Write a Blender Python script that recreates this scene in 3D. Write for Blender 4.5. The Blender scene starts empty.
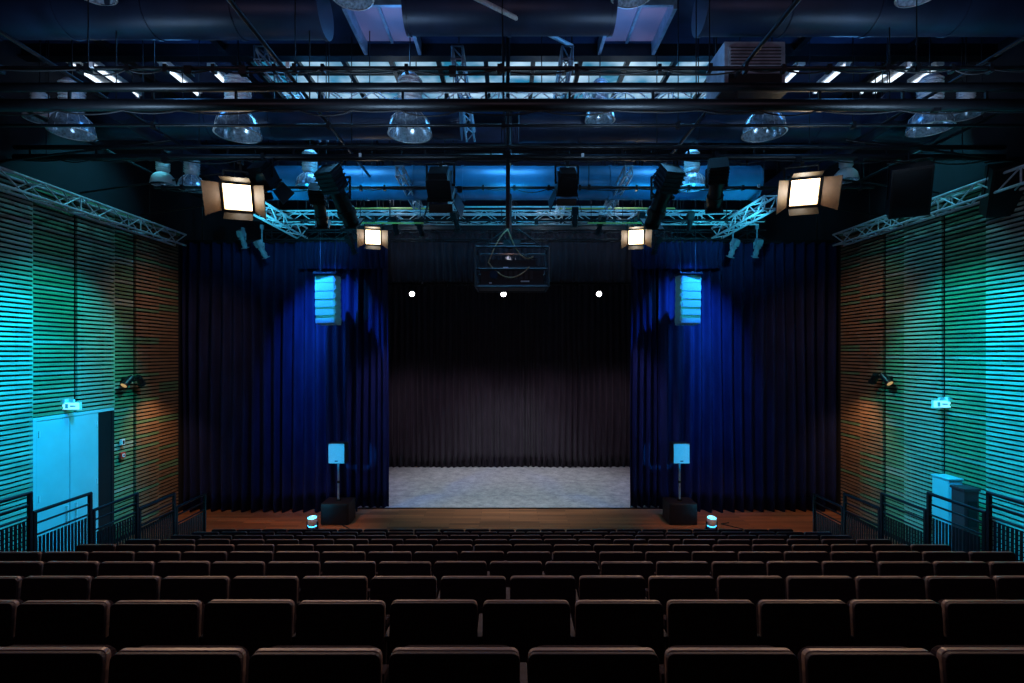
import bpy, math, random
from mathutils import Vector, Matrix
random.seed(7)
F=500.0; CX=509.5; CY=352.0; EYE=4.6
def P(px,py,d): return Vector(((px-CX)*d/F, d, EYE-(py-CY)*d/F))
sc=bpy.context.scene

# ---------------- materials ----------------
def mat(name,col,rough=0.6,metal=0.0,noise=None,bump=0.0,emit=None,estr=0.0,sheen=0.0,scale=(1,1,1),coat=0,spec=None):
    m=bpy.data.materials.new(name); m.use_nodes=True
    nt=m.node_tree; b=nt.nodes['Principled BSDF']
    b.inputs['Base Color'].default_value=(*col,1)
    b.inputs['Roughness'].default_value=rough
    b.inputs['Metallic'].default_value=metal
    if spec is not None: b.inputs['Specular IOR Level'].default_value=spec
    if sheen: 
        b.inputs['Sheen Weight'].default_value=sheen
        b.inputs['Sheen Roughness'].default_value=0.5
    if coat: b.inputs['Coat Weight'].default_value=coat
    if emit:
        b.inputs['Emission Color'].default_value=(*emit,1)
        b.inputs['Emission Strength'].default_value=estr
    if noise:
        sc_,amt=noise
        tc=nt.nodes.new('ShaderNodeTexCoord'); mp=nt.nodes.new('ShaderNodeMapping')
        mp.inputs['Scale'].default_value=scale
        n=nt.nodes.new('ShaderNodeTexNoise'); n.inputs['Scale'].default_value=sc_; n.inputs['Detail'].default_value=5
        r=nt.nodes.new('ShaderNodeValToRGB')
        lo=[c*(1-amt) for c in col]; hi=[min(1,c*(1+amt)) for c in col]
        r.color_ramp.elements[0].position=0.3; r.color_ramp.elements[1].position=0.7
        r.color_ramp.elements[0].color=(*lo,1); r.color_ramp.elements[1].color=(*hi,1)
        nt.links.new(tc.outputs['Object'],mp.inputs['Vector']); nt.links.new(mp.outputs['Vector'],n.inputs['Vector'])
        nt.links.new(n.outputs['Fac'],r.inputs['Fac']); nt.links.new(r.outputs['Color'],b.inputs['Base Color'])
        if bump:
            bp=nt.nodes.new('ShaderNodeBump'); bp.inputs['Strength'].default_value=bump; bp.inputs['Distance'].default_value=0.02
            nt.links.new(n.outputs['Fac'],bp.inputs['Height']); nt.links.new(bp.outputs['Normal'],b.inputs['Normal'])
    return m
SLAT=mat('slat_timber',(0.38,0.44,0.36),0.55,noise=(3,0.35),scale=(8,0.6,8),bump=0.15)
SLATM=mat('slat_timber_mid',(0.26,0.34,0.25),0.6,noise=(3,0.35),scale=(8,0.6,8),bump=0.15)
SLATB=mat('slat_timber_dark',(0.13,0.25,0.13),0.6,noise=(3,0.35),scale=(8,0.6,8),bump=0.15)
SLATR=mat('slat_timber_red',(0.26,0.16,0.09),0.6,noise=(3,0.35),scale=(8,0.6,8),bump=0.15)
SLATBACK=mat('slat_backing',(0.008,0.008,0.009),0.9,noise=(5,0.2))
BLK=mat('black_wall_paint',(0.008,0.010,0.018),0.85,noise=(2,0.3))
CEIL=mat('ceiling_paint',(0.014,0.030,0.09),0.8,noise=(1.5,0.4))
STEEL=mat('black_steel',(0.006,0.007,0.010),0.42,0.2,noise=(12,0.3))
ALU=mat('aluminium',(0.75,0.78,0.82),0.4,0.25,noise=(20,0.12))
GALV=mat('galvanised',(0.30,0.34,0.42),0.42,0.35,noise=(6,0.3),bump=0.1)
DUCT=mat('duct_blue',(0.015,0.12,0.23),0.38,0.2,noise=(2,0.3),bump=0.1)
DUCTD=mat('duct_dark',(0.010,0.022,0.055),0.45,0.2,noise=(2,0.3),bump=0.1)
NAVY=mat('velvet_navy',(0.014,0.021,0.078),0.9,noise=(4,0.25),scale=(1,1,.3),spec=.15)
BVEL=mat('velvet_black',(0.032,0.024,0.034),0.9,noise=(4,0.25),sheen=0.1,scale=(1,1,.3),spec=.2)
SEATF=mat('seat_fabric',(0.026,0.014,0.018),0.95,noise=(60,0.35),bump=0.2,spec=.15)
SEATW=mat('seat_timber',(0.30,0.20,0.165),0.42,noise=(5,0.3),scale=(1,9,9))
SEATB=mat('seat_shell',(0.046,0.029,0.036),0.6,noise=(5,0.3),scale=(1,9,9),spec=.3)
CARP=mat('tier_carpet',(0.010,0.007,0.009),0.95,noise=(40,0.4),bump=0.3)
DOORP=mat('door_paint',(0.30,0.56,0.62),0.45,noise=(2,0.06))  # whitish paint with the cyan of the wall light put into its colour
WHITEP=mat('white_plastic',(0.75,0.77,0.8),0.4,noise=(4,0.05))
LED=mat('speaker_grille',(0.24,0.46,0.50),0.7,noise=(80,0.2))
BLKPL=mat('black_plastic',(0.010,0.010,0.012),0.5,noise=(30,0.3))
PROJ=mat('projector_housing',(0.030,0.033,0.042),0.45,noise=(10,0.2))
RED=mat('red_enamel',(0.6,0.03,0.02),0.4,noise=(4,0.1))
MAROON=mat('maroon_paint',(0.16,0.03,0.035),0.5,noise=(4,0.1))
CABLE=mat('cable_rubber',(0.42,0.20,0.09),0.6,noise=(10,0.2))
CABLEB=mat('cable_black',(0.01,0.01,0.012),0.6,noise=(10,0.2))
YEL=mat('yellow_conduit',(0.75,0.65,0.15),0.5,noise=(4,0.2))
BARN=mat('barn_door_metal',(0.03,0.022,0.018),0.45,0.2,noise=(10,0.2))
BARNL=mat('barn_door_lit',(0.11,0.055,0.03),0.5,0.1,noise=(10,0.2))  # warm lamplight on the side doors is put into this brown
E_WARM=mat('lamp_lens_warm',(1,0.9,0.7),0.3,emit=(1,0.70,0.36),estr=9,noise=(3,.02))
E_HOT=mat('lamp_filament',(1,0.95,0.85),0.3,emit=(1,0.9,0.75),estr=30,noise=(3,.02))
E_WHITE=mat('lamp_lens_white',(1,1,1),0.3,emit=(1,0.93,0.95),estr=14,noise=(3,.02))
E_TUBE=mat('fluoro_tube',(1,1,1),0.3,emit=(0.75,0.88,1),estr=1.6,noise=(3,.02))
E_SIGN=mat('sign_face',(0.9,1,1),0.3,emit=(0.30,0.85,1.0),estr=1.0,noise=(3,.02))
E_CYAN=mat('lamp_lens_cyan',(0.3,0.9,1),0.3,emit=(0.04,0.45,1.0),estr=6,noise=(3,.02))
E_ORNG=mat('lamp_lens_orange',(1,0.6,0.3),0.3,emit=(1,0.55,0.2),estr=.5,noise=(3,.02))
REFL=mat('reflector_glass',(0.42,0.52,0.62),0.2,0.45,noise=(25,0.5))
LENS=mat('lens_dark',(0.02,0.03,0.05),0.08,0.0,noise=(3,.1),coat=1)
def skymat(name,c1,c2,st,ns=.9):
    m=bpy.data.materials.new(name); m.use_nodes=True; nt=m.node_tree; b=nt.nodes['Principled BSDF']
    tc=nt.nodes.new('ShaderNodeTexCoord'); n=nt.nodes.new('ShaderNodeTexNoise'); n.inputs['Scale'].default_value=ns; n.inputs['Detail'].default_value=3
    r=nt.nodes.new('ShaderNodeValToRGB'); r.color_ramp.elements[0].position=.40; r.color_ramp.elements[1].position=.70
    r.color_ramp.elements[0].color=(*c1,1); r.color_ramp.elements[1].color=(*c2,1)
    nt.links.new(tc.outputs['Object'],n.inputs['Vector']); nt.links.new(n.outputs['Fac'],r.inputs['Fac'])
    nt.links.new(r.outputs['Color'],b.inputs['Emission Color']); b.inputs['Emission Strength'].default_value=st
    b.inputs['Base Color'].default_value=(.1,.15,.2,1)
    return m
SKYG=skymat('skylight_glass',(0.008,0.16,0.28),(0.55,0.80,1.0),1.0,1.1)
SKYP=skymat('skylight_glass_dim',(0.03,0.03,0.08),(0.09,0.07,0.16),1.0)

def woodfloor():
    m=bpy.data.materials.new('parquet_floor'); m.use_nodes=True; nt=m.node_tree; b=nt.nodes['Principled BSDF']
    tc=nt.nodes.new('ShaderNodeTexCoord'); br=nt.nodes.new('ShaderNodeTexBrick')
    br.inputs['Scale'].default_value=1.0; br.inputs['Brick Width'].default_value=1.6; br.inputs['Row Height'].default_value=0.14
    br.inputs['Mortar Size'].default_value=0.004
    br.inputs['Color1'].default_value=(0.44,0.17,0.07,1); br.inputs['Color2'].default_value=(0.20,0.08,0.035,1); br.inputs['Mortar'].default_value=(0.02,0.01,0.006,1)
    nt.links.new(tc.outputs['Object'],br.inputs['Vector']); nt.links.new(br.outputs['Color'],b.inputs['Base Color'])
    b.inputs['Roughness'].default_value=0.4
    return m
WOODF=woodfloor()
def stagefloor():
    m=bpy.data.materials.new('stage_vinyl'); m.use_nodes=True; nt=m.node_tree; b=nt.nodes['Principled BSDF']
    tc=nt.nodes.new('ShaderNodeTexCoord'); n=nt.nodes.new('ShaderNodeTexNoise'); n.inputs['Scale'].default_value=3.2; n.inputs['Detail'].default_value=12; n.inputs['Roughness'].default_value=.85
    r=nt.nodes.new('ShaderNodeValToRGB'); r.color_ramp.elements[0].position=.32; r.color_ramp.elements[1].position=.68
    r.color_ramp.elements[0].color=(.14,.15,.17,1); r.color_ramp.elements[1].color=(.62,.62,.61,1)
    nt.links.new(tc.outputs['Object'],n.inputs['Vector']); nt.links.new(n.outputs['Fac'],r.inputs['Fac']); nt.links.new(r.outputs['Color'],b.inputs['Base Color'])
    b.inputs['Roughness'].default_value=.6
    return m
STAGEF=stagefloor()

# ---------------- mesh builder ----------------
def frame_from(dirv,up=Vector((0,0,1))):
    y=dirv.normalized()
    if abs(y.dot(up))>0.999: up=Vector((0,1,0))
    x=y.cross(up).normalized(); z=x.cross(y)
    return Matrix((x,y,z)).transposed()
class MB:
    def __init__(s): s.v=[];s.f=[];s.fm=[];s.sm=[];s.mats=[]
    def mi(s,m):
        if m not in s.mats: s.mats.append(m)
        return s.mats.index(m)
    def add(s,vs,fs,m,M=None,smooth=False):
        o=len(s.v); i=s.mi(m)
        for v in vs:
            v=Vector(v); s.v.append(M@v if M is not None else v)
        for f in fs: s.f.append([o+k for k in f]); s.fm.append(i); s.sm.append(smooth)
    def box(s,c,d,m,M=None,taper=None):
        x,y,z=d[0]/2,d[1]/2,d[2]/2; t=taper or 1
        vs=[(-x,-y,-z),(x,-y,-z),(x,y,-z),(-x,y,-z),(-x*t,-y*t,z),(x*t,-y*t,z),(x*t,y*t,z),(-x*t,y*t,z)]
        vs=[Vector(v)+Vector(c) for v in vs]
        s.add(vs,[(0,3,2,1),(4,5,6,7),(0,1,5,4),(1,2,6,5),(2,3,7,6),(3,0,4,7)],m,M)
    def cyl(s,p0,p1,r0,m,r1=None,n=10,caps=True,M=None):
        p0=Vector(p0);p1=Vector(p1); r1=r0 if r1 is None else r1
        R=frame_from(p1-p0); vs=[]
        for k,(p,r) in enumerate(((p0,r0),(p1,r1))):
            for i in range(n):
                a=2*math.pi*i/n; vs.append(p+R@Vector((math.cos(a)*r,0,math.sin(a)*r)))
        s.add(vs,[(i,(i+1)%n,n+(i+1)%n,n+i) for i in range(n)],m,M,True)
        if caps: s.add(vs[:n],[tuple(range(n))[::-1]],m,M); s.add(vs[n:],[tuple(range(n))],m,M)
    def lathe(s,prof,m,M=None,n=20):   # axis z
        vs=[];fs=[]
        for r,z in prof:
            for i in range(n):
                a=2*math.pi*i/n; vs.append((r*math.cos(a),r*math.sin(a),z))
        for k in range(len(prof)-1):
            for i in range(n):
                fs.append((k*n+i,k*n+(i+1)%n,(k+1)*n+(i+1)%n,(k+1)*n+i))
        s.add(vs,fs,m,M,True)
    def tube(s,pts,r,m,n=6):
        for a,b in zip(pts[:-1],pts[1:]): s.cyl(a,b,r,m,n=n,caps=False)
    def obj(s,name,bevel=0,parent=None,origin=None):
        me=bpy.data.meshes.new(name)
        if origin is None:
            mn=[min(v[i] for v in s.v) for i in range(3)]; mx=[max(v[i] for v in s.v) for i in range(3)]
            origin=Vector([(mn[i]+mx[i])/2 for i in range(3)])
        origin=Vector(origin)
        me.from_pydata([v-origin for v in s.v],[],s.f); 
        for m in s.mats: me.materials.append(m)
        me.polygons.foreach_set('material_index',s.fm); me.polygons.foreach_set('use_smooth',s.sm); me.update()
        o=bpy.data.objects.new(name,me); o.location=origin; sc.collection.objects.link(o)
        if bevel:
            b=o.modifiers.new('bevel','BEVEL'); b.width=bevel; b.segments=2; b.limit_method='ANGLE'; b.angle_limit=math.radians(50)
        if parent: 
            o.parent=parent; o.location=origin-parent.location
        return o
def sag(a,b,drop,n=10):
    a=Vector(a);b=Vector(b); return [a.lerp(b,i/n)-Vector((0,0,drop*4*(i/n)*(1-i/n))) for i in range(n+1)]

# ---------------- room shell ----------------
HW=9.5; Y0=-2.4; Y1=21.2; H=10.6
mb=MB(); mb.box((0,(Y0+14.7)/2,-0.1),(2*HW+.4,14.7-Y0,0.2),WOODF); mb.obj('floor',origin=(0,0,0))
mb=MB(); mb.box((0,(Y1+14.7)/2,-0.1),(2*HW+.4,Y1-14.7,0.2),BLKPL)
mb.box((0,17.45,0.006),(10,5.5,0.012),STAGEF)
for y in (16.0,17.6): mb.box((0,y,0.0125),(10,.02,0.002),GALV)
mb.box((0,14.69,0.012),(10.2,0.05,0.024),STEEL)
mb.obj('stage_floor',origin=(0,17,0))
mb=MB(); mb.box((0,Y0-.1,H/2),(2*HW+.4,.2,H),BLK); mb.obj('wall_back')
mb=MB(); mb.box((0,Y1+.1,H/2),(2*HW+.4,.2,H),BLK); mb.obj('wall_stage')
panels=[Y0]+[y for y in (-1.2,-.15,.86,1.86,2.86,3.86,4.86,5.86,6.86,7.86,8.86,9.86,10.84,11.9,12.55,13.4,14.25)]
DH=3.22
for side in (-1,1):
    mb=MB()
    mb.box((side*(HW+.1),(Y0+Y1)/2,H/2),(.2,Y1-Y0,H),BLK)
    mb.box((side*(HW-.01),(Y0+14.25)/2,3.95),(.02,14.25-Y0,7.9),SLATBACK)
    for k in range(len(panels)-1):
        a,b=panels[k],panels[k+1]
        off=0.05 if k%2 else 0.0
        z0=0.12
        if side<0 and 9.8<a<11.8: z0=DH+.08
        # alternating timber tones per panel, horizontal slats
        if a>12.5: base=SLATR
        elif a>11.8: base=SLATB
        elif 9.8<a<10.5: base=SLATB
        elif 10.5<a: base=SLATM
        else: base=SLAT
        rn=random.Random(k*3+side); z=z0
        while z<7.85:
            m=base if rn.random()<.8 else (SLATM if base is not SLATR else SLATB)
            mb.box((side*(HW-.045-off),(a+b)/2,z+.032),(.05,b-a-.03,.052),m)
            z+=.092
        for yy in (a+.25,b-.25):
            mb.box((side*(HW-.02-off/2),yy,(z0+7.85)/2),(.03+off,.05,7.85-z0),SLATBACK)
    mb.box((side*(HW-.06),(Y0+14.25)/2,7.93),(.12,14.25-Y0,.06),SLATB)
    mb.obj('wall_left' if side<0 else 'wall_right',origin=(side*HW,0,0))
mb=MB(); mb.box((-HW+.03,6,.06),(.03,7.4,.12),BLKPL); mb.obj('baseboard_left')
mb=MB(); mb.box((HW-.03,6,.06),(.03,16,.12),BLKPL); mb.obj('baseboard_right')

# door on the left wall
mb=MB(); X=-HW+.05
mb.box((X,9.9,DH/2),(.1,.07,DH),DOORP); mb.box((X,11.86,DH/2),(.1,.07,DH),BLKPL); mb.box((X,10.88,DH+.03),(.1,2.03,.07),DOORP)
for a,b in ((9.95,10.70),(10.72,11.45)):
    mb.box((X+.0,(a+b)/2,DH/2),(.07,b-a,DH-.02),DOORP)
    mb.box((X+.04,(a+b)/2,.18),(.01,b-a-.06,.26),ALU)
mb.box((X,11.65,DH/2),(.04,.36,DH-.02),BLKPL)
mb.cyl((X+.09,10.6,1.0),(X+.09,10.6,1.35),.014,ALU); mb.cyl((X+.09,10.82,1.0),(X+.09,10.82,1.35),.014,ALU)
for yy in (10.6,10.82):
    for zz in (1.02,1.33): mb.cyl((X+.03,yy,zz),(X+.09,yy,zz),.01,ALU)
for yy in (10.0,11.4):
    for zz in (.3,1.6,2.9): mb.cyl((X+.045,yy,zz),(X+.045,yy,zz+.12),.015,ALU)
mb.obj('door_1',bevel=.006)

# ceiling
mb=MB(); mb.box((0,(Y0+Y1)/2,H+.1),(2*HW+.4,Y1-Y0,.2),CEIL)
for y in (0,2,4,6,8.0,9.75,12.6,14.4,16.5,18.5):
    mb.box((0,y,H-.13),(2*HW,.05,.26),STEEL); mb.box((0,y,H-.27),(2*HW,.2,.03),STEEL)
for x in (-7.8,-5.6,5.6,7.8):
    mb.box((x,9,H-.08),(.12,12,.1),STEEL)
mb.obj('ceiling',origin=(0,0,H))
# skylight
mb=MB(); ya,yb=10.05,11.8
mb.box((0,(ya+yb)/2,H-.02),(10.6,yb-ya,.02),SKYG)
for i in range(12):
    x=-5.3+10.6*i/11; mb.box((x,(ya+yb)/2,H-.07),(.09,yb-ya,.1),STEEL)
for y in (ya,10.65,11.25,yb): mb.box((0,y,H-.06),(10.6,.06,.08),STEEL)
mb.obj('skylight')
for sx in (-1,1):
    mb=MB(); x=sx*2.25
    mb.box((x,9.0,H-.02),(1.0,1.2,.02),SKYP)
    for xx in (x-.52,x+.52): mb.box((xx,9.0,H-.14),(.06,1.3,.26),GALV)
    mb.box((x,8.4,H-.1),(1.1,.06,.18),GALV); mb.box((x,9.0,H-.05),(.05,1.2,.06),GALV)
    mb.obj('roof_window')
# fluorescent lights
for (x,y0,y1) in ((-7.1,10.2,11.4),(-8.55,10.2,11.5),(-8.95,10.2,11.5),(6.9,10.2,11.3),(8.25,10.2,11.3),(7.95,10.5,11.3),(8.85,10.3,11.0),(-6.2,10.4,11.0),(6.0,10.3,10.9)):
    mb=MB(); mb.box((x,(y0+y1)/2,H-.05),(.16,y1-y0+.06,.1),WHITEP); mb.cyl((x,y0,H-.13),(x,y1,H-.13),.035,E_TUBE)
    for y in (y0,y1): mb.box((x,y,H-.12),(.07,.04,.1),WHITEP)
    mb.obj('fluorescent_light')
# ---------------- ducts ----------------
def duct(name,p0,p1,r,m,hang=True):
    mb=MB(); p0=Vector(p0);p1=Vector(p1); mb.cyl(p0,p1,r,m,n=24)
    L=(p1-p0).length; k=int(L/1.1)
    for i in range(k+1):
        c=p0.lerp(p1,(i+.02)/(k+.04)); d=(p1-p0).normalized()*.03
        mb.cyl(c-d,c+d,r*1.04,m,n=24)
    for t in (.12,.5,.88):
        c=p0.lerp(p1,t); mb.cyl(c+Vector((0,0,r)),(c.x,c.y,H-.02),.012,STEEL,n=6)
    mb.obj(name)
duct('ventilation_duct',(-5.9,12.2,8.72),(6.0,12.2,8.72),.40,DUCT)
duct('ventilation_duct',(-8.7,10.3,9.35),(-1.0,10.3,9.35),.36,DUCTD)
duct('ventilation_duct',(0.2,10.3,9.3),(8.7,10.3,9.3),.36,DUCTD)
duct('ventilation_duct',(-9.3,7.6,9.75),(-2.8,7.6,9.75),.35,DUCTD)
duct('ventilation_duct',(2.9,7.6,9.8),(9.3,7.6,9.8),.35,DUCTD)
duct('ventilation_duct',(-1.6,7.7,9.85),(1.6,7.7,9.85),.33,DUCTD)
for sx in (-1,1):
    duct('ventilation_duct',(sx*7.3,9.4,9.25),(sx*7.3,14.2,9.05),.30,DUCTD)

# ---------------- pipes / bars / trusses ----------------
def hang(mb,x,y,z): mb.cyl((x,y,z),(x,y,H-.02),.009,STEEL,n=5)
def bar(name,y,z,x0,x1,r=.03,double=0,cables=True,m=STEEL,seed=0):
    rnd=random.Random(seed); mb=MB()
    mb.cyl((x0,y,z),(x1,y,z),r,m,n=10)
    if double:
        mb.cyl((x0,y,z+double),(x1,y,z+double),r*.75,m,n=8)
        x=x0+.3
        while x<x1: mb.box((x,y,z+double/2),(.035,.03,double),m); x+=1.25
    x=x0+.6
    while x<x1:
        hang(mb,x,y,z); mb.box((x,y,z),(.06,.09,.1),m); x+=2.9
    if cables:
        x=x0+.2
        while x<x1-1.4:
            w=rnd.uniform(.5,1.3); mb.tube(sag((x,y-.03,z-r),(x+w,y-.03,z-r),rnd.uniform(.02,.09),6),.012,CABLEB,5); 
            mb.box((x,y,z-.01),(.05,.08,.11),STEEL)
            if rnd.random()<.25: mb.box((x+w/2,y-.02,z-.05),(.10,.08,.12),STEEL)
            if rnd.random()<.12: mb.box((x+w*.3,y-.05,z+.02),(.05,.03,.07),WHITEP)
            x+=w
    return mb.obj(name)
bar('lighting_bar',7.0,8.57,-9.4,9.4,.030,0,True,seed=1)
bar('lighting_bar',7.5,8.30,-9.4,9.4,.09,.27,True,seed=2)
bar('lighting_bar',8.3,8.36,-9.4,9.4,.025,0,False,seed=3)
bar('lighting_bar',9.5,8.30,-9.4,9.4,.06,.19,True,seed=4)
bar('lighting_bar',10.7,8.12,-7.6,7.8,.03,0,True,seed=5)
bar('lighting_bar',12.9,8.0,-6.6,6.6,.03,0,True,seed=6)
bar('lighting_bar',17.0,6.92,-5,5,.03,0,True,seed=7)
def truss(name,p0,p1,w,h,m,step=.45,box=True,hangs=True,r=.024):
    mb=MB(); p0=Vector(p0);p1=Vector(p1); d=(p1-p0); L=d.length; u=d.normalized(); s=u.cross(Vector((0,0,1))).normalized(); z=Vector((0,0,1))
    cs=[s*(-w/2)+z*(h/2),s*(w/2)+z*(h/2),s*(w/2)-z*(h/2),s*(-w/2)-z*(h/2)] if box else [z*(h/2),-z*(h/2)]
    for c in cs: mb.cyl(p0+c,p1+c,r,m,n=8)
    n=max(2,int(L/step)); 
    for i in range(n):
        a=u*(L*i/n); b=u*(L*(i+1)/n)
        pairs=[(0,3),(1,2),(0,1),(3,2)] if box else [(0,1)]
        for (q,t) in pairs:
            if i%2: q,t=t,q
            mb.cyl(p0+cs[q]+a,p0+cs[t]+b,r*.55,m,n=5,caps=False)
        if i%4==0 and box:
            for q in range(4): mb.cyl(p0+cs[q]+a,p0+cs[(q+1)%4]+a,r*.6,m,n=5,caps=False)
    if hangs:
        for t in (.1,.5,.9):
            c=p0+u*L*t+z*(h/2); mb.cyl(c,(c.x,c.y,H-.02),.01,STEEL,n=5)
    return mb.obj(name)
for sx in (-1,1):
    truss('wall_truss',(sx*9.18,2.0,7.72),(sx*9.18,13.95,7.72),.3,.30,ALU,.42,r=.028)
    truss('lighting_truss',(sx*5.85,11.2,7.95),(sx*5.85,14.1,7.95),.28,.28,ALU,.36,r=.028)
truss('stage_truss',(-6.3,13.1,8.12),(6.6,13.1,8.12),.3,.28,ALU,.4,r=.02)
truss('stage_truss',(-6.9,14.0,7.85),(7.1,14.0,7.85),.3,.26,STEEL,.4,r=.018)
truss('lighting_truss',(-3.4,9.3,9.35),(4.6,9.3,9.35),.25,.3,ALU,.4)
for x in (-1.45,1.35,-2.4,2.6):
    truss('lighting_truss',(x,10.9,8.55),(x,13.9,8.35),.16,.2,ALU if abs(x)<2 else GALV,.3)
for x in (-4.3,-.9,1.0,4.1):
    truss('lighting_truss',(x,8.6,9.75),(x,11.6,9.6),.18,.22,GALV,.35)
# conduits along ceiling + yellow trunking
mb=MB()
for i,(y,z,m,x0,x1) in enumerate(((13.3,8.42,YEL,-4.2,-1.6),(13.3,8.42,YEL,1.3,4.4),(13.6,8.15,YEL,-3.5,3.3),(12.85,8.33,ALU,-2.2,2.6),(13.5,8.3,ALU,-5.0,5.2),(12.8,7.9,YEL,-3.9,-2.2),(12.8,7.9,YEL,2.0,3.8))):
    mb.cyl((x0,y,z),(x1,y,z),.024,m,n=6)
    for t in (0.05,.5,.95):
        x=x0+(x1-x0)*t; mb.cyl((x,y,z),(x,y,H-.02),.008,STEEL,n=5)
mb.obj('cable_conduit')
# diagonal brace
mb=MB(); a=P(470,-5,6.6); b=P(572,46,9.0); mb.cyl(a,b,.035,ALU); mb.cyl(a,(a.x,a.y,H-.02),.012,STEEL,n=6); mb.cyl(b,(b.x,b.y,H-.02),.012,STEEL,n=6); mb.obj('brace_tube')
# longitudinal purlins
for x in (-8.3,-6.6,-3.3,3.4,6.8,8.5):
    mb=MB(); mb.cyl((x,5.2,8.75),(x,14.0,8.75),.03,STEEL); 
    for y in (6,9,12,13.7): hang(mb,x,y,8.75)
    mb.obj('lighting_bar')
# small frames on walls top (diagonal stays)
mb=MB()
for sx in (-1,1):
    for y in (9.2,11.0,12.8): mb.cyl((sx*9.45,y,8.1),(sx*6.6,y+.6,8.75),.02,STEEL,n=6)
mb.obj('ceiling_stay')

# ---------------- curtains ----------------
def curtain(name,x0,x1,y,z0,z1,m,pitch=.22,amp=.07,seed=0,curve=0):
    rnd=random.Random(seed); nx=int((x1-x0)/pitch*10); nz=14; vs=[];fs=[]
    ph=[rnd.uniform(-.5,.5) for _ in range(400)]; am=[rnd.uniform(.6,1.25) for _ in range(400)]
    for j in range(nz+1):
        t=j/nz; z=z0+(z1-z0)*t
        for i in range(nx+1):
            u=(x1-x0)*i/nx; k=int(u/pitch); fr=u/pitch-k
            a=am[k%400]*(1-fr)+am[(k+1)%400]*fr; p=ph[k%400]*(1-fr)+ph[(k+1)%400]*fr
            w=math.sin(2*math.pi*u/pitch+p*1.6); w=math.copysign(abs(w)**.8,w)
            ww=amp*a*(1.15-.45*t)
            sway=.03*math.sin(u*1.3+seed)*(1-t)
            vs.append((x0+u+.02*math.sin(3*u+4*t+seed),y+w*ww+sway+.015*math.sin(7*t+u*2),z+(0.012*math.sin(u*3) if j==0 else 0)))
    for j in range(nz):
        for i in range(nx):
            a=j*(nx+1)+i; fs.append((a,a+1,a+nx+2,a+nx+1))
    mb=MB(); mb.add(vs,fs,m,None,True)
    mb.box(((x0+x1)/2,y,z1+.03),(x1-x0,.05,.1),STEEL)
    for t in (.1,.5,.9): mb.cyl((x0+(x1-x0)*t,y,z1),(x0+(x1-x0)*t,y,H-.02),.012,STEEL,n=5)
    o=mb.obj(name); s=o.modifiers.new('thick','SOLIDIFY'); s.thickness=.012
    return o
curtain('stage_curtain',-9.38,-4.35,14.45,.02,7.75,NAVY,.30,.14,1)
curtain('stage_curtain',4.35,9.38,14.45,.02,7.75,NAVY,.30,.14,2)
curtain('stage_curtain',-5.0,-3.6,14.78,.02,7.8,NAVY,.19,.08,3)
curtain('stage_curtain',3.58,5.0,14.78,.02,7.8,NAVY,.19,.08,4)
curtain('border_curtain',-4.9,4.9,15.05,6.72,8.3,BVEL,.2,.05,5)
curtain('border_curtain',-6.0,-3.5,14.15,6.95,7.75,NAVY,.16,.05,8)
curtain('border_curtain',3.5,6.0,14.15,6.95,7.75,NAVY,.16,.05,9)
curtain('backdrop_curtain',-6.2,6.2,19.9,.03,8.3,BVEL,.24,.085,6)
for sx in (-1,1):
    curtain('stage_leg_curtain',min(sx*5.2,sx*6.6),max(sx*5.2,sx*6.6),17.6,.03,8.2,BVEL,.22,.06,10+sx)

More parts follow.
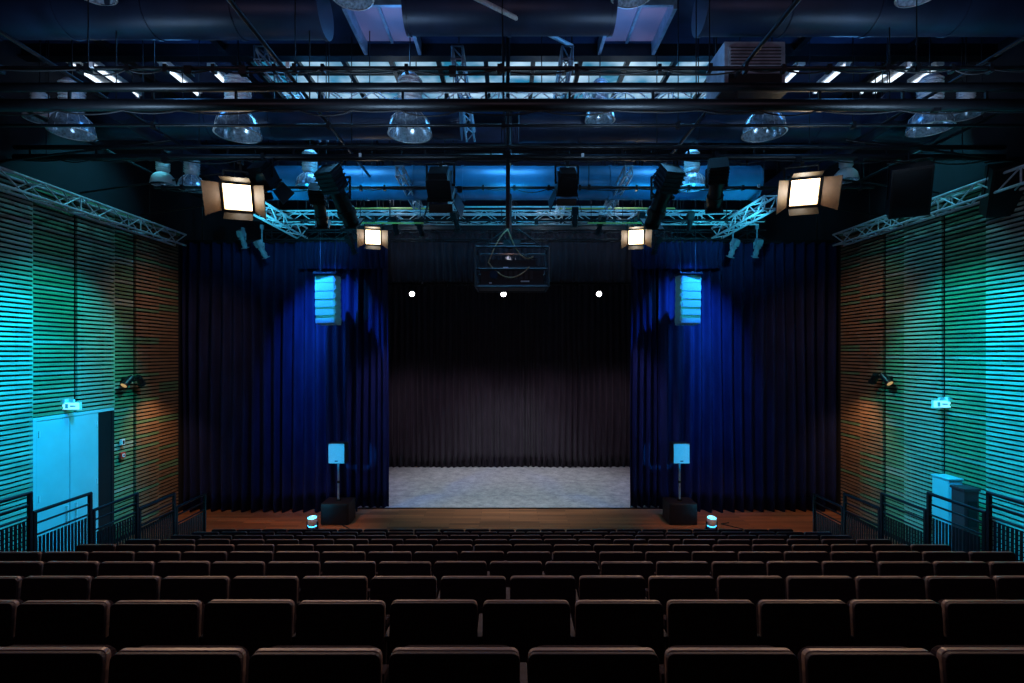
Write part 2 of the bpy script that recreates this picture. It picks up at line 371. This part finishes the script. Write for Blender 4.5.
# ---------------- seating tribune ----------------
SP=.53
def rowd(i): return 1.9+.95*i
def tierz(i): return .035+.285*(9-i)
TW=6.5
mb=MB()
for i in range(-3,9):
    d=rowd(i); z=tierz(i)
    y0=d-.50; y1=d+.45
    if i==-3: y0=Y0+.05
    mb.box((0,(y0+y1)/2,z/2),(2*TW,y1-y0,z),CARP)
    mb.box((0,y1-.02,z+.004),(2*TW,.05,.008),STEEL)
mb.obj('seating_tribune',origin=(0,0,0))
def seatrow(i):
    d=rowd(i); z=tierz(i); rnd=random.Random(i+50); mb=MB()
    off={0:(384-CX)/140*SP,1:(387-CX)/93*SP}.get(i,rnd.uniform(0,SP))
    off=off%SP
    base=off-math.floor((off+TW-.25)/SP)*SP
    xs=[]; x=base
    while x<TW-.2:
        xs.append(x); x+=SP
    for k in range(len(xs)-1):
        c=(xs[k]+xs[k+1])/2; w=SP-.03
        j=rnd.uniform(-.006,.006)
        M=Matrix.Translation((c,d+j,z+.60))@Matrix.Rotation(math.radians(-5+rnd.uniform(-.8,.8)),4,'X')
        def slab(w,h,yc,t,m,r=.05,zo=0):
            pts=[]; 
            for (cx,cz,a0) in ((w/2-r,h/2-r,0),(-w/2+r,h/2-r,90),(-w/2+r*.5,-h/2+r*.5,180),(w/2-r*.5,-h/2+r*.5,270)):
                rr=r if a0<180 else r*.5
                for q in range(5):
                    a=math.radians(a0+22.5*q); pts.append((cx+rr*math.cos(a),cz+rr*math.sin(a)+zo))
            N=len(pts); vs=[(p[0],yc-t/2,p[1]) for p in pts]+[(p[0],yc+t/2,p[1]) for p in pts]
            fs=[tuple(range(N)),tuple(range(N,2*N))[::-1]]+[(q,q+N,(q+1)%N+N,(q+1)%N) for q in range(N)]
            mb.add(vs,fs,m,M)
        slab(w,.50,-.012,.022,SEATB,.028)
        slab(w-.004,.506,.012,.026,SEATW,.028)      # timber edge of the shell seen from above
        slab(w-.03,.47,.05,.06,SEATF,.05)
        # folded seat pan
        M2=Matrix.Translation((c,d+.17,z+.50))@Matrix.Rotation(math.radians(-12),4,'X')
        mb.box((0,0,0),(w-.05,.10,.34),SEATF,M2); mb.box((0,.055,0),(w-.07,.012,.32),SEATB,M2)
    for k,x in enumerate(xs):
        mb.box((x,d+.12,z+.32),(.035,.10,.62),STEEL); mb.box((x,d+.14,z+.64),(.04,.26,.03),SEATB)
        mb.box((x,d+.13,z+.012),(.06,.26,.024),STEEL)
        mb.box((x,d+.03,z+.45),(.03,.14,.06),STEEL)
    mb.cyl((xs[0],d+.11,z+.30),(xs[-1],d+.11,z+.30),.022,STEEL,n=8)
    mb.obj('theatre_seat_row',bevel=.004 if i<5 else 0)
for i in range(-1,10): seatrow(i)

# side railings
for sx in (-1,1):
    for k in range(-5,5):
        ye=6.84+.98*k; ys=ye-.92; zt=EYE-(1.93+.283*k); X=sx*6.56
        zb=max(.0,zt-1.5)
        mb=MB()
        for y in (ys,ye): mb.box((X,y,(zb+zt)/2),(.045,.045,zt-zb),STEEL)
        mb.cyl((X,ys-.02,zt),(X,ye+.02,zt),.026,STEEL,n=8)
        mb.cyl((X,ys,zt-.16),(X,ye,zt-.16),.016,STEEL,n=8)
        mb.cyl((X,ys,zt-.32),(X,ye,zt-.32),.016,STEEL,n=8)
        mb.cyl((X,ys,zb+.12),(X,ye,zb+.12),.016,STEEL,n=8)
        h=zt-.36-(zb+.14)
        n=16
        for q in range(n): 
            y=ys+(ye-ys)*(q+.5)/n; mb.box((X,y,zb+.14+h/2),(.012,.034,h),STEEL)
        mb.obj('guard_rail')

# ---------------- luminaires ----------------
def beam(kind,loc,tgt,energy,col,size=45,blend=.5,rad=.08,name='lamp_beam',parent=None):
    L=bpy.data.lights.new(name,kind); L.energy=energy; L.color=col
    if kind=='SPOT': L.spot_size=math.radians(size); L.spot_blend=blend; L.shadow_soft_size=rad
    elif kind=='POINT': L.shadow_soft_size=rad
    elif kind=='AREA': L.size=rad; L.spread=math.radians(140)
    o=bpy.data.objects.new(name,L); sc.collection.objects.link(o)
    d=Vector(tgt)-Vector(loc); o.rotation_euler=d.to_track_quat('-Z','Y').to_euler(); o.location=loc
    if parent: o.location=Vector(loc)-parent.location; o.parent=parent
    return o
def flood(name,pos,tgt,s,pz,lensmat,doors=True,bodymat=STEEL,doormat=BARNL,spread=35,square=False):
    """fresnel / studio flood hung from a bar"""
    pos=Vector(pos); d=Vector(tgt)-pos; R=frame_from(d).to_4x4(); M=Matrix.Translation(pos)@R
    mb=MB()
    mb.box((0,-.30*s,0),(.62*s,.50*s,.62*s),bodymat,M); mb.box((0,-.62*s,0),(.48*s,.16*s,.48*s),bodymat,M)
    for q in range(6): mb.box((0,(-.50+.07*q)*s,.33*s),(.5*s,.025*s,.06*s),bodymat,M)
    RR=M@Matrix.Rotation(-math.pi/2,4,'X')
    if square:
        for sg in (-1,1):
            mb.box((sg*.32*s,0,0),(.05*s,.14*s,.70*s),bodymat,M); mb.box((0,0,sg*.32*s),(.68*s,.14*s,.05*s),bodymat,M)
        mb.box((0,-.02*s,0),(.60*s,.04*s,.60*s),lensmat,M)
        mb.lathe([(.0,.035*s),(.12*s,.025*s),(.16*s,.0)],E_HOT,RR,20)
    else:
        mb.box((0,-.03*s,0),(.68*s,.06*s,.68*s),bodymat,M)
        mb.lathe([(.0,.035*s),(.20*s,.03*s),(.28*s,.012*s),(.29*s,0.0)],lensmat,RR,24)
        mb.lathe([(.29*s,0),(.31*s,.04*s),(.33*s,.04*s),(.33*s,0)],bodymat,RR,24)
    if doors:
        a=math.radians(spread); w=.62*s
        for (ax,sg) in (('Z',1),('Z',-1),('X',1),('X',-1)):
            l=(.46 if ax=='Z' else .22)*s
            if ax=='Z':
                Md=M@Matrix.Translation((sg*.35*s,.06*s,0))@Matrix.Rotation(-sg*a,4,'Z')
            else:
                Md=M@Matrix.Translation((0,.06*s,sg*.35*s))@Matrix.Rotation(sg*a,4,'X')
            t=.006
            if ax=='Z': vs=[(-t,0,-w/2),(t,0,-w/2),(t,0,w/2),(-t,0,w/2),(-t,l,-w*.62),(t,l,-w*.62),(t,l,w*.62),(-t,l,w*.62)]
            else: vs=[(-w/2,0,-t),(w/2,0,-t),(w/2,0,t),(-w/2,0,t),(-w*.5,l,-t),(w*.5,l,-t),(w*.5,l,t),(-w*.5,l,t)]
            mb.add(vs,[(0,1,2,3),(4,7,6,5),(0,4,5,1),(1,5,6,2),(2,6,7,3),(3,7,4,0)],doormat if ax=='Z' else BARN,Md)
    # yoke
    x=(R.to_3x3()@Vector((1,0,0))).normalized()
    c=pos+R.to_3x3()@Vector((0,-.3*s,0))
    top=Vector((c.x,c.y,c.z+.55*s))
    for sg in (-1,1):
        p=c+x*sg*.36*s; q=top+x*sg*.36*s; mb.cyl(p,q,.022*s+.006,bodymat,n=6); mb.cyl(c+x*sg*.30*s,p+x*sg*.03*s,.04*s,bodymat,n=8)
    mb.cyl(top-x*.37*s,top+x*.37*s,.022*s+.006,bodymat,n=6)
    if pz>top.z: mb.cyl(top,(top.x,top.y,pz),.02,bodymat,n=8)
    mb.box((top.x,top.y,max(pz,top.z)),(.07,.1,.12),bodymat)
    return mb.obj(name)
def profile(name,pos,tgt,s,pz,lensmat=LENS,body=STEEL):
    pos=Vector(pos); d=Vector(tgt)-pos; R=frame_from(d).to_4x4(); M=Matrix.Translation(pos)@R
    mb=MB()
    mb.box((0,-.42*s,0),(.36*s,.42*s,.36*s),body,M); 
    mb.cyl((0,-.22*s,0),(0,.50*s,0),.15*s,body,n=16,M=M); mb.cyl((0,.20*s,0),(0,.32*s,0),.18*s,body,n=16,M=M)
    mb.box((0,.52*s,0),(.38*s,.03*s,.38*s),body,M); mb.cyl((0,.50*s,0),(0,.545*s,0),.14*s,lensmat,n=16,M=M)
    for q in range(5): mb.box((0,(-.58+.08*q)*s,0),(.41*s,.02*s,.41*s),body,M)
    for sg in (-1,1): mb.box((sg*.2*s,-.08*s,0),(.06*s,.05*s,.12*s),body,M)
    x=R.to_3x3()@Vector((1,0,0)); top=pos+Vector((0,0,.42*s))
    for sg in (-1,1): mb.cyl(pos+x*sg*.2*s,top+x*sg*.2*s,.02*s+.004,body,n=6)
    mb.cyl(top-x*.21*s,top+x*.21*s,.02*s+.004,body,n=6)
    if pz>top.z: mb.cyl(top,(top.x,top.y,pz),.018,body,n=8)
    mb.box((top.x,top.y,max(pz,top.z)),(.06,.09,.11),body)
    return mb.obj(name)
def speaker(name,pos,tgt,w,h,dp,pz,body=BLKPL):
    pos=Vector(pos); R=frame_from(Vector(tgt)-pos).to_4x4(); M=Matrix.Translation(pos)@R; mb=MB()
    mb.box((0,-dp/2,0),(w,dp,h),body,M); mb.box((0,.008,0),(w*.9,.016,h*.93),STEEL,M)
    x=R.to_3x3()@Vector((1,0,0)); c=pos+R.to_3x3()@Vector((0,-dp/2,0)); top=c+Vector((0,0,h*.62))
    for sg in (-1,1): mb.box((sg*(w/2+.015),-dp/2,h*.22),(.02,.05,h*.7),STEEL,M)
    mb.cyl(top-x*(w/2+.02),top+x*(w/2+.02),.018,STEEL,n=6)
    if pz>top.z: mb.cyl(top,(top.x,top.y,pz),.02,STEEL,n=6)
    return mb.obj(name,bevel=.01)

WARM=(1,.60,.36)
# bright warm floods
lights=[]
for (px,py,d,s,tx) in ((238,197,9.5,.80,-2.2),(804,192,9.5,.80,2.6)):
    p=P(px,py,d-.1); o=flood('flood_light',p,(tx,0.0,2.6),s,8.25,E_WARM,True,BARN,BARNL,38,True)
    dr=(Vector((tx,0,2.6))-p).normalized(); lights.append((o,p+dr*.5,(tx,3,1.5)))
for (px,py,d,s,tx) in ((373,237,12.8,.60,-.8),(636,237,12.8,.60,.8)):
    p=P(px,py,d-.1); o=flood('flood_light',p,(tx,1.0,2.2),s,8.0,E_WARM,True,BARN,BARNL,36,True)
    dr=(Vector((tx,1,2.2))-p).normalized(); lights.append((o,p+dr*.4,(tx,4,1.5)))
for k,(o,p,t) in enumerate(lights):
    beam('SPOT',p,t,420 if k<2 else 260,WARM,80,1,.15,'flood_beam',o)
    
# dark luminaires
profile('profile_spotlight',P(341,200,9.6),(-1.2,16,0.5),1.0,8.30)
profile('profile_spotlight',P(661,200,9.6),(1.5,16,0.5),1.0,8.30)
profile('profile_spotlight',P(716,188,9.4),(5.2,14,4),.85,8.30)
profile('profile_spotlight',P(320,208,10.7),(-5,16,3),.8,8.12)
flood('fresnel_spotlight',P(442,196,9.9),(-1,16,1),.75,8.30,LENS,True,STEEL,STEEL,20)
flood('fresnel_spotlight',P(566,192,9.9),(1,16,1),.62,8.30,LENS,True,STEEL,STEEL,20)
flood('fresnel_spotlight',P(268,186,9.6),(-3,16,1),.6,8.30,LENS,True,STEEL,STEEL,20)
speaker('ceiling_loudspeaker',P(911,193,9.2),(2.0,0,2),.62,.9,.5,8.35)
speaker('ceiling_loudspeaker',P(1012,192,9.2),(4.0,0,2),.62,.9,.5,8.35)
for (px,py,d,tx) in ((262,250,13.4,-5.0),(757,249,13.4,6.6),(733,249,13.4,5.2),(352,246,13.6,-3),(656,246,13.6,3),(243,240,13.7,-7),(640,222,13.0,3),(600,226,13.0,1),(395,226,13.0,-2),(420,228,13.0,-1),(575,218,12.8,2),(456,222,12.8,0),(690,222,12.9,5)):
    profile('par_spotlight',P(px,py,d),(tx,16.5,2),.42,7.95,LENS,STEEL if 330<px<720 else GALV)
for i,px in enumerate((412,503.5,599)):
    p=P(px,294,16.9); o=flood('stage_spotlight',p,(p.x*.3,8,4.0),.30,6.92,E_WHITE,False)
# high bay pendant lamps
def highbay(px,py,d,r,white=False):
    p=P(px,py,d); mb=MB(); M=Matrix.Translation(p)
    k=r/.36; hb=.78 if not white else .55
    sh=WHITEP if white else REFL
    mb.lathe([(.36*k,-.20*k),(.355*k,-.12*k),(.31*k,.02*k),(.20*k,.14*k),(.13*k,.18*k)],sh,M,24)
    mb.lathe([(.345*k,-.20*k),(.335*k,-.12*k),(.29*k,.01*k),(.18*k,.13*k),(.0,.14*k)],REFL,M,24)
    mb.lathe([(.36*k,-.20*k),(.375*k,-.215*k),(.345*k,-.22*k)],ALU,M,24)
    mb.lathe([(.0,-.12*k),(.05*k,-.10*k),(.06*k,-.02*k),(.03*k,.1*k)],WHITEP,M,12)
    for q in range(12):   # ribs of the prismatic reflector
        a=2*math.pi*q/12; c,s_=math.cos(a),math.sin(a)
        mb.tube([p+Vector((.362*k*c,.362*k*s_,-.2*k)),p+Vector((.315*k*c,.315*k*s_,.02*k)),p+Vector((.20*k*c,.20*k*s_,.145*k))],.008*k,WHITEP,4)
    mb.lathe([(.13*k,.18*k),(.18*k,.21*k),(.18*k,hb*.92*k),(.13*k,hb*k),(0,hb*k)],ALU if not white else WHITEP,M,16)
    q=.26
    while q<hb*.88: mb.lathe([(.18*k,q*k),(.21*k,(q+.005)*k),(.21*k,(q+.015)*k),(.18*k,(q+.02)*k)],ALU,M,16); q+=.07
    mb.cyl(p+Vector((0,0,hb*k)),(p.x,p.y,H-.02),.012,STEEL,n=6)
    mb.obj('high_bay_lamp')
for a in ((238,122,8.9,.38),(410,122,8.9,.38),(764,122,8.9,.36),(72,122,8.9,.34),(930,118,8.9,.34),(40,112,9.2,.24,True),(966,108,9.2,.24,True),
          (163,178,11.4,.25,True),(846,174,11.4,.25,True),(192,182,11.2,.28),(310,180,11.2,.30),(692,180,11.2,.30),(600,112,9.6,.28),(352,-16,7.2,.30),(632,-18,7.2,.30),(92,-20,7.0,.28),(920,-18,7.0,.28)):
    highbay(*a)

# projector rig in the middle
mb=MB(); c=P(512,270,12.0); w,h,dp=1.68,.92,.9
for sx in (-1,1):
    for sy in (-1,1):
        mb.cyl(c+Vector((sx*w/2,sy*dp/2,-h/2)),c+Vector((sx*w/2,sy*dp/2,h/2)),.028,PROJ,n=6)
for z in (-h/2,-.05,h/2):
    for sy in (-1,1): mb.cyl(c+Vector((-w/2,sy*dp/2,z)),c+Vector((w/2,sy*dp/2,z)),.028,PROJ,n=6)
    for sx in (-1,1): mb.cyl(c+Vector((sx*w/2,-dp/2,z)),c+Vector((sx*w/2,dp/2,z)),.022,PROJ,n=6)
mb.box(c+Vector((0,0,-.20)),(1.45,.82,.44),BLKPL); mb.box(c+Vector((0,0,-.43)),(1.6,.88,.05),PROJ)
mb.box(c+Vector((0,0,.1)),(1.1,.7,.16),BLKPL)
mb.cyl(c+Vector((.2,.38,-.14)),c+Vector((.2,.52,-.14)),.12,LENS,n=16)
mb.cyl(c+Vector((-.42,-.42,-.18)),c+Vector((-.42,-.47,-.18)),.10,LENS,n=16)
for q in range(6): mb.box(c+Vector((-.15+.12*q,-.415,-.18)),(.07,.01,.2),PROJ)
mb.box(c+Vector((-.15,-.42,-.02)),(.12,.02,.04),WHITEP); mb.box(c+Vector((.3,-.42,-.33)),(.2,.02,.03),ALU); mb.box(c+Vector((-.5,-.42,-.37)),(.06,.02,.03),WHITEP)
for sx in (-1,1): mb.cyl(c+Vector((sx*w/2,0,h/2)),c+Vector((sx*.12,0,1.0)),.018,STEEL,n=6)
mb.cyl(c+Vector((-.55,0,.62)),c+Vector((.55,0,.62)),.03,STEEL); mb.box(c+Vector((0,0,.62)),(.4,.3,.14),STEEL)
mb.cyl(c+Vector((-.05,0,.5)),(c.x-.05,c.y,H-.02),.045,STEEL,n=10)
mb.tube(sag(c+Vector((-.1,-.3,.9)),c+Vector((-.55,-.4,.1)),-.12,8),.016,CABLE)
mb.tube(sag(c+Vector((-.1,-.3,.9)),c+Vector((.5,-.4,.25)),.28,10),.016,CABLE)
mb.tube(sag(c+Vector((-.55,-.45,.1)),c+Vector((.4,-.47,.0)),.3,10),.015,CABLE)
mb.tube([c+Vector((-.1,-.3,.9)),c+Vector((-.08,-.1,1.5)),c+Vector((-.05,-.06,2.6))],.016,CABLE)
mb.tube(sag(c+Vector((.6,-.4,.2)),c+Vector((-.2,-.3,.75)),.15,10),.012,CABLEB)
mb.obj('ceiling_projector')
# thin central mast nearer
mb=MB(); mb.cyl((-.03,9.5,8.3),(-.03,9.5,6.95),.04,STEEL); mb.box((-.03,9.5,8.32),(.1,.12,.14),STEEL)
mb.cyl((-.03,9.5,8.3),(-.03,9.5,H-.02),.04,STEEL)
mb.obj('suspension_pole')
# air handling unit top right
mb=MB(); c=P(744,78,7.9); mb.box(c,(.92,.7,.72),GALV); mb.box(c+Vector((0,-.36,.12)),(.8,.03,.3),GALV)
for q in range(6): mb.box(c+Vector((0,-.38,.0+.05*q)),(.76,.03,.012),STEEL)
mb.box(c+Vector((0,-.36,-.22)),(.8,.02,.18),STEEL); mb.box(c+Vector((0,0,-.38)),(1.0,.76,.04),STEEL)
for sx in (-1,1): mb.cyl(c+Vector((sx*.44,0,-.3)),(c.x+sx*.44,c.y,H-.02),.014,STEEL,n=6)
mb.obj('ventilation_unit',bevel=.01)

# line arrays
for px,sx in ((328,-1),(688,1)):
    c=P(px,300,13.3); mb=MB(); n=6; hh=.215; pos=c+Vector((0,0,.64)); ang=0
    for q in range(n):
        ang=math.radians(-.5-q*1.1)
        M=Matrix.Translation(pos)@Matrix.Rotation(ang,4,'X')@Matrix.Rotation(sx*.12,4,'Z')
        mb.box((0,0,-hh/2),(.54,.36,hh-.004),LED,M); mb.box((0,-.19,-hh/2),(.50,.02,hh-.012),LED,M)
        mb.box((.28,0,-hh/2),(.02,.3,hh*.5),LED,M); mb.box((-.28,0,-hh/2),(.02,.3,hh*.5),LED,M)
        mb.box((0,.2,-hh/2),(.4,.08,hh*.7),BLKPL,M)
        pos=pos+Vector((0,math.sin(-ang)*hh*1.0,-math.cos(ang)*hh))
    mb.box(c+Vector((0,0,.68)),(.6,.5,.05),STEEL)
    for dx in (-.2,.2): mb.cyl(c+Vector((dx,0,.7)),(c.x+dx,c.y,H-.02),.01,STEEL,n=6)
    mb.obj('line_array_speaker',bevel=.004)

# stage speakers on sub
for px,sx in ((338.5,-1),(679.5,1)):
    d=13.55; x=(px-CX)*d/F; mb=MB()
    mb.box((x,d,.30),(.74,.6,.56),BLKPL); mb.box((x,d-.305,.30),(.68,.02,.50),STEEL)
    for a in (-.3,.3):
        for b in (-.22,.22): mb.cyl((x+a,d+b,0),(x+a,d+b,.03),.03,BLKPL)
    mb.obj('subwoofer',bevel=.015)
    mb=MB(); mb.box((x,d,1.88),(.44,.3,.54),BLKPL); mb.box((x,d-.16,1.88),(.42,.03,.52),LED)
    mb.cyl((x,d,.58),(x,d,1.62),.030,GALV); mb.cyl((x,d,.58),(x,d,.62),.07,STEEL); mb.cyl((x,d,1.05),(x,d,1.12),.042,BLKPL)
    mb.box((x,d-.178,1.68),(.08,.006,.03),STEEL)
    mb.obj('pole_mounted_loudspeaker',bevel=.008)
# floor uplights
for px in (312.5,711.5):
    d=12.75; x=(px-CX)*d/F; mb=MB()
    mb.box((x,d,.03),(.26,.26,.06),BLKPL); 
    for sg in (-1,1): mb.box((x+sg*.13,d,.16),(.02,.06,.24),STEEL)
    M=Matrix.Translation((x,d,.25))@Matrix.Rotation(math.radians(8),4,'X')
    mb.lathe([(0,-.14),(.09,-.14),(.115,-.05),(.12,.14),(.11,.14),(.10,.10)],ALU,M,20)
    mb.lathe([(.11,.12),(.06,.135),(0,.14)],E_CYAN,M,20)
    mb.lathe([(.095,-.10),(.119,-.06)],E_CYAN,M,20)
    mb.tube([Vector((x+.1,d,.01)),Vector((x+.4,d-.15,.012)),Vector((x+.9,d+.2,.012)),Vector((x+.5,d+.6,.012)),Vector((x+.75,d+.7,.012))],.012,CABLEB)
    o=mb.obj('floor_uplight')
    beam('SPOT',(x,d,.45),(x*1.02,14.2,3.0),25,(.03,.35,1),70,.8,.05,'uplight_beam',o)
    beam('POINT',(x,d-.05,.5),(x,d,0),3,(.05,.6,1),0,0,.05,'uplight_spill',o)
# wall fixtures
for sx,px,py in ((-1,131,380),(1,883,378)):
    d=9.25*F/abs(px-CX); z=EYE-(py-CY)*d/F; X=sx*9.36; mb=MB()
    mb.box((X,d,z),(.08,.22,.10),STEEL); mb.cyl((X,d,z),(X-sx*.22,d,z),.02,STEEL)
    for k in (-1,1):
        a=Vector((X-sx*.2,d+k*.12,z+.06)); b=a+Vector((sx*.03,k*.14,-.14))
        mb.cyl(a,b,.075,STEEL,n=14); mb.cyl(b,b+(b-a).normalized()*.05,.085,STEEL,r1=.095,n=14); mb.cyl(a-(b-a)*.25,a,.05,STEEL,n=14)
        c2=b+(b-a).normalized()*.052; mb.cyl(c2,c2+(b-a).normalized()*.004,.07,E_ORNG,n=14)
        mb.cyl(a.lerp(b,.3),Vector((X-sx*.2,d,z)),.015,STEEL,n=6)
    o=mb.obj('wall_spotlight')
    beam('SPOT',(X-sx*.9,d+.55,z-.1),(sx*9.4,d+1.0,1.4),110,(1,.52,.27),95,1,.08,'wall_beam',o)
# exit signs
for sx,px,py in ((-1,71,406),(1,942,404)):
    d=9.3*F/abs(px-CX); z=EYE-(py-CY)*d/F; X=sx*9.28; mb=MB()
    mb.box((X,d,z),(.38,.05,.17),WHITEP); mb.box((X,d-.03,z),(.35,.012,.14),E_SIGN); mb.box((X,d,z+.11),(.1,.04,.06),WHITEP)
    mb.box((X-.08,d-.038,z),(.06,.004,.09),DOORP); mb.box((X+.05,d-.038,z),(.12,.004,.03),DOORP)
    mb.box((sx*9.44,d,z+.1),(.1,.1,.1),WHITEP)
    mb.obj('exit_sign')
# fire call point on left wall
d=12.1; mb=MB(); mb.box((-9.37,d,2.1),(.06,.14,.14),RED); mb.box((-9.335,d,2.1),(.01,.08,.08),WHITEP); mb.cyl((-9.34,d,2.1),(-9.325,d,2.1),.02,BLKPL,n=10); mb.obj('fire_call_point',bevel=.005)
mb=MB(); mb.box((-9.37,d,2.42),(.06,.1,.14),WHITEP); mb.box((-9.335,d,2.42),(.01,.05,.08),BLKPL); mb.obj('light_switch',bevel=.005)
# right: white cabinet and maroon pillar
mb=MB(); c=P(947,494,10.3); x=c.x
mb.box((x,10.3,1.0),(.28,.4,2.0),DOORP); mb.box((x-.0,10.09,1.0),(.24,.02,1.9),DOORP); mb.box((x+.08,10.07,1.1),(.03,.03,.2),ALU); mb.box((x,10.3,2.02),(.31,.44,.04),DOORP); mb.obj('storage_cabinet',bevel=.01)
mb=MB(); x=P(964,494,9.7).x+.02
mb.box((x,9.7,.97),(.28,.28,1.94),MAROON); mb.box((x,9.7,.05),(.34,.34,.1),STEEL); mb.box((x,9.7,1.96),(.32,.32,.05),MAROON); mb.box((x,9.545,1.5),(.18,.012,.5),STEEL); mb.obj('display_pillar',bevel=.01)

# ---------------- lighting ----------------
rig=bpy.data.objects.new('stage_lighting',None); sc.collection.objects.link(rig)
for sx in (-1,1):
    beam('SPOT',(sx*5.4,8.6,7.2),(sx*9.5,8.2,2.2),2700,(.0,.42,.95),78,.6,.15,'cyan_wash',rig)
    beam('SPOT',(sx*5.6,10.2,7.2),(sx*9.5,10.1,3.8),1500,(.0,.56,.64),64,.6,.15,'teal_wash',rig)
    beam('SPOT',(sx*6.2,11.9,7.6),(sx*9.4,13.3,4.0),150,(1,.52,.28),80,.9,.15,'amber_wash',rig)
    beam('SPOT',(sx*5.0,12.4,8.0),(sx*5.1,14.5,5.0),2000,(.02,.20,1),58,1,.05,'blue_wash',rig)
    beam('SPOT',(sx*5.5,12.4,7.9),(sx*5.2,14.3,4.8),700,(.03,.38,1),30,1,.05,'blue_streak',rig)
    beam('SPOT',(sx*4.6,10.0,5.8),(sx*4.82,13.3,6.0),230,(.02,.78,.92),22,.25,.05,'cyan_key',rig)
    beam('SPOT',(sx*2.0,12.5,7.6),(sx*3.70,14.7,3.2),620,(.52,.42,1),30,.9,.06,'violet_wash',rig)
    beam('SPOT',(sx*5.2,9.5,2.6),(sx*4.62,13.4,1.85),800,(.0,.50,1),10.5,.3,.05,'speaker_key',rig)  # added spot floating over the seats, no fixture; brightens the loudspeaker fronts
    beam('SPOT',(sx*5.4,10.5,7.8),(sx*5.6,12.7,0),900,(1,.42,.2),36,.9,.1,'floor_amber',rig)
    beam('SPOT',(sx*7.4,11.2,9.5),(sx*9.3,11.0,7.7),240,(.1,.75,1),95,.9,.2,'truss_wash',rig)
    beam('SPOT',(sx*5.2,11.0,7.3),(sx*5.7,13,8.2),200,(.05,.65,1),90,.9,.1,'truss_cyan',rig)
beam('SPOT',(0,12.0,7.8),(0,13.0,0),110,(1,.42,.2),60,.9,.1,'floor_amber_centre',rig)
beam('SPOT',(0,15.2,7.6),(0,16.8,0),1700,(.76,.86,.95),74,.7,.3,'stage_wash',rig)
for x in (-4.4,-1.5,1.5,4.4): beam('SPOT',(x,17.3,4.2),(x*.8,19.9,0.6),105,(.86,.68,.88),110,1,.3,'backdrop_wash',rig)
for x in (-4,0,4): beam('AREA',(x,10.8,10.35),(x,10.8,0),70,(.10,.50,1),0,0,1.2,'skylight_glow',rig)
for x in (-6,-2,2,6): beam('POINT',(x,8.9,9.9),(0,0,0),20,(.08,.38,1),0,0,.3,'ceiling_fill_blue',rig)  # added blue fill points, no real fixtures; they brighten the dark ceiling
for x in (-6,-2,2,6): beam('SPOT',(x,6.6,7.2),(x,8.6,10),130,(.42,.68,1),110,.8,.3,'ceiling_fill_upward',rig)  # added fill aimed upward, no fixtures; brightens the high-bay lamps
for x in (-5,0,5): beam('POINT',(x,3.4,8.6),(0,0,0),50,(.60,.42,.58),0,0,.5,'seat_fill_dim',rig)  # added dim purple fill, not actual house lamps; lifts the seat backs
for x in (-3.5,0,3.5): beam('SPOT',(x,10.6,7.6),(x,12.2,9.0),140,(.02,.50,1),120,.8,.3,'rig_fill_blue',rig)  # added blue fill without fixtures, brightens the rig and ducts
for x in (-3,1,3): beam('POINT',(x,13.4,8.8),(0,0,0),22,(.6,.8,1),0,0,.2,'rig_fill_white',rig)  # added pale fill points that make the rig above the stage visible
w=bpy.data.worlds.new('world'); sc.world=w; w.use_nodes=True; w.node_tree.nodes['Background'].inputs[0].default_value=(.01,.015,.03,1); w.node_tree.nodes['Background'].inputs[1].default_value=.5
sc.view_settings.view_transform='Standard'

# ---------------- camera ----------------
cam=bpy.data.cameras.new('camera'); co=bpy.data.objects.new('camera',cam); sc.collection.objects.link(co)
co.location=(0,0,EYE); co.rotation_euler=(math.pi/2,0,0)
cam.sensor_width=36; cam.lens=F/1024*36; cam.shift_y=(CY-341.5)/1024; cam.shift_x=(512-CX)/1024
cam.clip_start=.05; cam.clip_end=100
sc.camera=co
